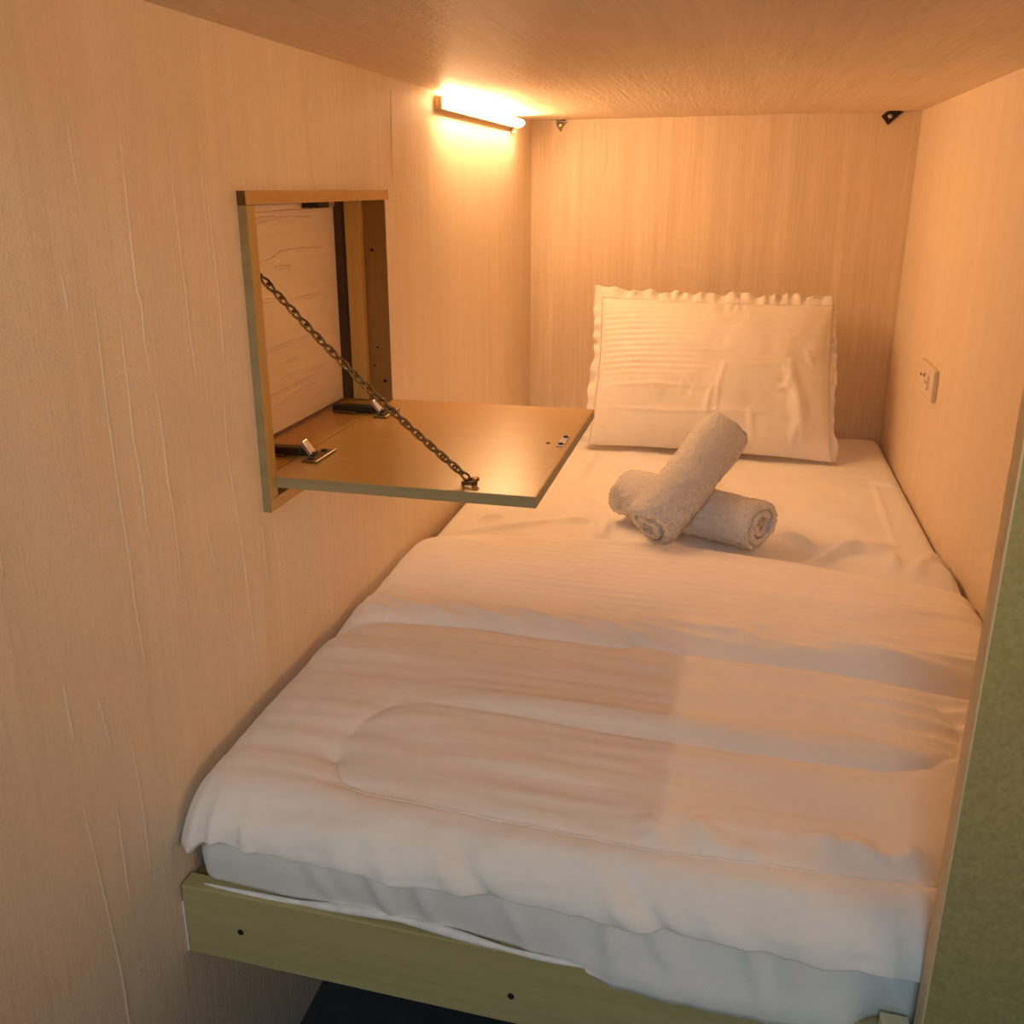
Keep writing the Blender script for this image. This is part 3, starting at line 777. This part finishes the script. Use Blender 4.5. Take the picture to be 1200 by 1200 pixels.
npanel = box('back_panel', (-0.105, Y1 + JT, ZD + 0.004), (-0.09, Y2 - 0.022, ZT - 0.021), M['paper_niche'], cab)
for c in CRN:
    crease(npanel, [(-0.09, y, z) for y, z in c], (1, 0, 0), M['paper_niche'], 0.0032, 0.0034)
for y_, z_, r_ in []: pass
for x_, z_, r_ in [(-0.028, 0.600, 0.0032), (-0.025, 0.425, 0.002), (-0.032, 0.391, 0.002), (-0.013, 0.363, 0.0034)]:
    bm = bmesh.new(); add_cyl(bm, (x_, Y2 - 0.0018, z_), (x_, Y2 - 0.0034, z_), r_, r_ * 0.85, 14)
    link('screw_hole', bm_mesh('screw_hole', bm), M['black'], cab)
# staple in the back panel, catch under the top rail
bm = bmesh.new()
add_box(bm, (-0.0905, -1.512, 0.582), (-0.0885, -1.5105, 0.596)); link('staple', bm_mesh('staple', bm), M['dark_metal'], npanel)
bm = bmesh.new(); add_box(bm, (-0.088, -1.345, ZT - 0.028), (-0.06, -1.300, ZT - 0.0172), 0.001)
catch = link('latch_catch', bm_mesh('latch_catch', bm), M['dark_metal'], cab)
bm = bmesh.new(); add_box(bm, (-0.086, -1.298, ZT - 0.027), (-0.062, -1.272, ZT - 0.0172), 0.002); link('roller', bm_mesh('roller', bm), M['steel'], catch)

# flap
flap = box('flap_door', (0.0005, Y1 + 0.016, ZD - 0.0155), (0.3775, Y2 + 0.004, ZD), M['laminate'], cab, 0.0006)
box('edge_band', (0.0005, Y1 + 0.0148, ZD - 0.0152), (0.3775, Y1 + 0.0158, ZD - 0.0003), M['edge_band'], flap)
box('edge_band', (0.3777, Y1 + 0.0150, ZD - 0.0152), (0.3787, Y2 + 0.0038, ZD - 0.0003), M['edge_band'], flap)
bm = bmesh.new(); add_box(bm, (0.3585, -1.450, ZD), (0.3700, -1.388, ZD + 0.0022), 0.001)
strike = link('strike_plate', bm_mesh('strike_plate', bm), M['plastic'], flap)
for y_ in (-1.440, -1.398):
    bm = bmesh.new(); add_cyl(bm, (0.3643, y_, ZD + 0.002), (0.3643, y_, ZD + 0.0038), 0.0046, 0.0036, 14); link('screw', bm_mesh('screw', bm), M['black'], cab)
bm = bmesh.new(); add_cyl(bm, (0.343, -1.433, ZD), (0.343, -1.433, ZD + 0.0015), 0.0032, 0.0024, 12); link('screw_hole', bm_mesh('screw_hole', bm), M['dark_metal'], cab)

# hinges
def hinge(yc):
    h = bpy.data.objects.new('hinge', None); COL.objects.link(h); h.parent = cab
    base = Vector((0.02, yc, ZD)); h.location = base - Vector(cab.location)
    bm = bmesh.new(); add_box(bm, (0.018, yc - 0.036, ZD), (0.041, yc + 0.034, ZD + 0.0025), 0.0008); link('plate', bm_mesh('plate', bm), M['bronze'], h)
    bm = bmesh.new(); add_box(bm, (0.039, yc - 0.036, ZD + 0.0026), (0.0425, yc + 0.034, ZD + 0.0042), 0.0004); link('plate_lip', bm_mesh('plate_lip', bm), M['steel'], h)
    for dy in (-0.022, 0.022):
        bm = bmesh.new(); add_cyl(bm, (0.027, yc + dy, ZD + 0.002), (0.027, yc + dy, ZD + 0.0044), 0.0050, 0.004, 14); link('screw', bm_mesh('screw', bm), M['black'], h)
    bm = bmesh.new(); add_box(bm, (-0.0035, yc - 0.0075, -0.012), (0.0035, yc * 0 + yc + 0.0075, 0.012), 0.001)
    bmesh.ops.rotate(bm, cent=(0, yc, 0), matrix=Matrix.Rotation(math.radians(-38), 3, 'Y'), verts=bm.verts)
    bmesh.ops.translate(bm, vec=(0.012, 0, ZD + 0.0125), verts=bm.verts)
    link('bright_tab', bm_mesh('bright_tab', bm), M['steel'], h)
    bm = bmesh.new()
    add_box(bm, (-0.070, yc - 0.009, ZD + 0.001), (0.004, yc + 0.009, ZD + 0.013), 0.002)
    add_box(bm, (0.0, yc - 0.007, ZD + 0.002), (0.024, yc + 0.007, ZD + 0.008), 0.0015)
    link('hinge_arm', bm_mesh('hinge_arm', bm), M['dark_metal'], h)
    bm = bmesh.new(); add_box(bm, (-0.066, yc - 0.017, ZD), (-0.022, yc + 0.017, ZD + 0.004), 0.001); link('mount_plate', bm_mesh('mount_plate', bm), M['bronze'], h)
    return h
hinge(-1.582); hinge(-1.306)

# chain: every link on its own
chain = bpy.data.objects.new('chain', None); COL.objects.link(chain); chain.parent = cab
C0 = Vector((0.004, Y1 + JT + 0.018, 0.594)); C1 = Vector((0.279, -1.658, ZD + 0.009))
chain.location = C0 - Vector(cab.location)
nlk = 33
def link_mesh():
    k = 18; P = []
    for i in range(k):
        a = 2 * math.pi * i / k
        x = 0.0078 * math.cos(a); y = 0.0052 * math.sin(a) * (1 + 0.15 * math.cos(2 * a))
        tw = 0.55 * math.cos(a)
        P.append((y * math.cos(tw), y * math.sin(tw), x))
    return tube_mesh('link', P, 0.0018, 6, closed=True)
lm = link_mesh(); lm.materials.append(M['bronze'])
for p in lm.polygons: p.use_smooth = True
dirv = (C1 - C0)
for i in range(nlk):
    t = (i + 0.5) / nlk
    p = C0 + dirv * t + Vector((0, 0, -0.010 * math.sin(math.pi * t)))
    sl = dirv + Vector((0, 0, -0.010 * math.pi * math.cos(math.pi * t)))
    o = bpy.data.objects.new('link', lm); COL.objects.link(o); o.parent = chain
    q = sl.to_track_quat('Z', 'Y').to_matrix() @ Matrix.Rotation(math.radians(90 * (i % 2) + 25), 3, 'Z')
    o.rotation_euler = q.to_euler(); o.location = p - C0
# end eye on the flap and hook on the jamb
P = [(C1.x + 0.004 + 0.0105 * math.cos(a), C1.y + 0.0085 * math.sin(a), ZD + 0.0055 + 0.003 * math.cos(a)) for a in np.linspace(0, 2 * math.pi, 22)[:-1]]
link('eye_ring', tube_mesh('eye_ring', P, 0.0023, 7, closed=True), M['bronze'], cab, True)
bm = bmesh.new(); add_cyl(bm, (C1.x + 0.010, C1.y, ZD), (C1.x + 0.010, C1.y, ZD + 0.008), 0.0036, 0.0045, 14)
bmesh.ops.create_uvsphere(bm, u_segments=12, v_segments=8, radius=0.0048, matrix=Matrix.Translation((C1.x + 0.010, C1.y, ZD + 0.008)) @ Matrix.Scale(0.5, 4, (0, 0, 1)))
link('eye_screw', bm_mesh('eye_screw', bm), M['bronze'], cab)
P = [(C0.x, Y1 + JT + 0.018 * (1 - s_) , 0.594 + 0.003 + 0.004 * math.sin(s_ * math.pi)) for s_ in np.linspace(0, 1.0, 8)]
link('hook', tube_mesh('hook', P, 0.0016, 7), M['bronze'], cab, True)

# ------------------------------------------------------------------ tube lamp
lamp = empty('tube_lamp', (0.0, -0.567, 0.868), 'glowing warm tube lamp on the left wall under the ceiling', 'lamp')
ya, yb, zc = -0.906, -0.228, 0.868
box('housing', (0.0008, ya, zc - 0.0125), (0.0095, yb, zc + 0.0125), M['beige_plastic'], lamp, 0.0015)
box('lower_rim', (0.0097, ya, zc - 0.0130), (0.0165, yb, zc - 0.0108), M['beige_plastic'], lamp, 0.0008)
bm = bmesh.new()
k = 14; sect = [(0.0098 + 0.0225 * math.sin(math.pi * i / k) ** 0.8, zc + 0.0005 - 0.0105 * math.cos(math.pi * i / k)) for i in range(k + 1)]
va = [bm.verts.new((x, ya + 0.012, z)) for x, z in sect]; vb = [bm.verts.new((x, yb - 0.004, z)) for x, z in sect]
for i in range(k): bm.faces.new((va[i], va[i + 1], vb[i + 1], vb[i]))
bm.faces.new(va); bm.faces.new(vb[::-1]); bm.faces.new((va[0], vb[0], vb[-1], va[-1]))
link('diffuser', bm_mesh('diffuser', bm), M['glow'], lamp, True)
box('end_cap', (0.0097, ya, zc - 0.0105), (0.0165, ya + 0.0115, zc + 0.0118), M['beige_plastic'], lamp, 0.002)
box('end_cap', (0.0097, yb - 0.0035, zc - 0.0105), (0.0165, yb, zc + 0.0118), M['beige_plastic'], lamp, 0.001)
box('clip', (0.0008, yb - 0.035, zc - 0.026), (0.010, yb - 0.018, zc - 0.0150), M['plastic'], lamp, 0.002)

# ------------------------------------------------------------------ corner brackets
def bracket(x, z, s, flip, label, screw_mat):
    root = empty('corner_bracket', (x, 0.0, z), label, 'bracket', 'brackets under the ceiling')
    bm = bmesh.new()
    pts = [(-0.55, 0.40), (0.85, 0.42), (0.30, -0.15), (0.05, -0.75), (-0.45, -0.05)]
    if flip: pts = [(-0.85, 0.05), (-0.45, 0.42), (0.95, 0.42), (0.35, -0.15), (-0.25, -0.70)]
    fr = [bm.verts.new((x + a * s, -0.0035, z + b * s)) for a, b in pts]
    bk = [bm.verts.new((x + a * s, -0.0002, z + b * s)) for a, b in pts]
    bm.faces.new(fr); bm.faces.new(bk[::-1])
    for i in range(len(pts)):
        j = (i + 1) % len(pts); bm.faces.new((fr[i], bk[i], bk[j], fr[j]))
    link('plate', bm_mesh('plate', bm), M['dark_metal'], root)
    bm = bmesh.new(); cx = x + (-0.15 if flip else 0.02) * s
    bmesh.ops.create_uvsphere(bm, u_segments=14, v_segments=8, radius=0.0075 if not flip else 0.006, matrix=Matrix.Translation((cx, -0.004, z + 0.05 * s)) @ Matrix.Scale(0.5, 4, (0, 1, 0)))
    link('screw', bm_mesh('screw', bm), screw_mat, root, True)
    # leg under the ceiling
    box('ceiling_leg', (x - 0.4 * s, -0.024, H - 0.003), (x + 0.55 * s, -0.0002, H - 0.0003), M['dark_metal'], root)
bracket(0.086, 0.874, 0.024, False, 'small dark bracket with brass screw beside the lamp, left of the pair', M['brass'])
bracket(0.972, 0.876, 0.030, True, 'small black bracket at the top right corner of the back wall', M['steel'])

# ------------------------------------------------------------------ wall socket
sock = empty('wall_socket', (Wd, -0.551, 0.249), 'cream plastic switched socket on the right wall above the bed', 'socket')
ys0, ys1, zs0, zs1 = -0.638, -0.465, 0.249, 0.3185
box('face_plate', (Wd - 0.011, ys0, zs0), (Wd - 0.0002, ys1, zs1), M['plastic'], sock, 0.002)
for y_, z_, w_, h_ in [(-0.500, 0.287, 0.010, 0.006), (-0.545, 0.294, 0.006, 0.010), (-0.553, 0.283, 0.010, 0.005), (-0.527, 0.290, 0.009, 0.005)]:
    box('pin_slot', (Wd - 0.0118, y_ - w_ / 2, z_ - h_ / 2), (Wd - 0.0105, y_ + w_ / 2, z_ + h_ / 2), M['dark_metal'], sock)
box('switch_rocker', (Wd - 0.0150, -0.595, 0.268), (Wd - 0.0108, -0.570, 0.300), M['plastic'], sock, 0.001)
box('switch_mark', (Wd - 0.0155, -0.586, 0.281), (Wd - 0.0148, -0.578, 0.286), M['dark_metal'], sock)
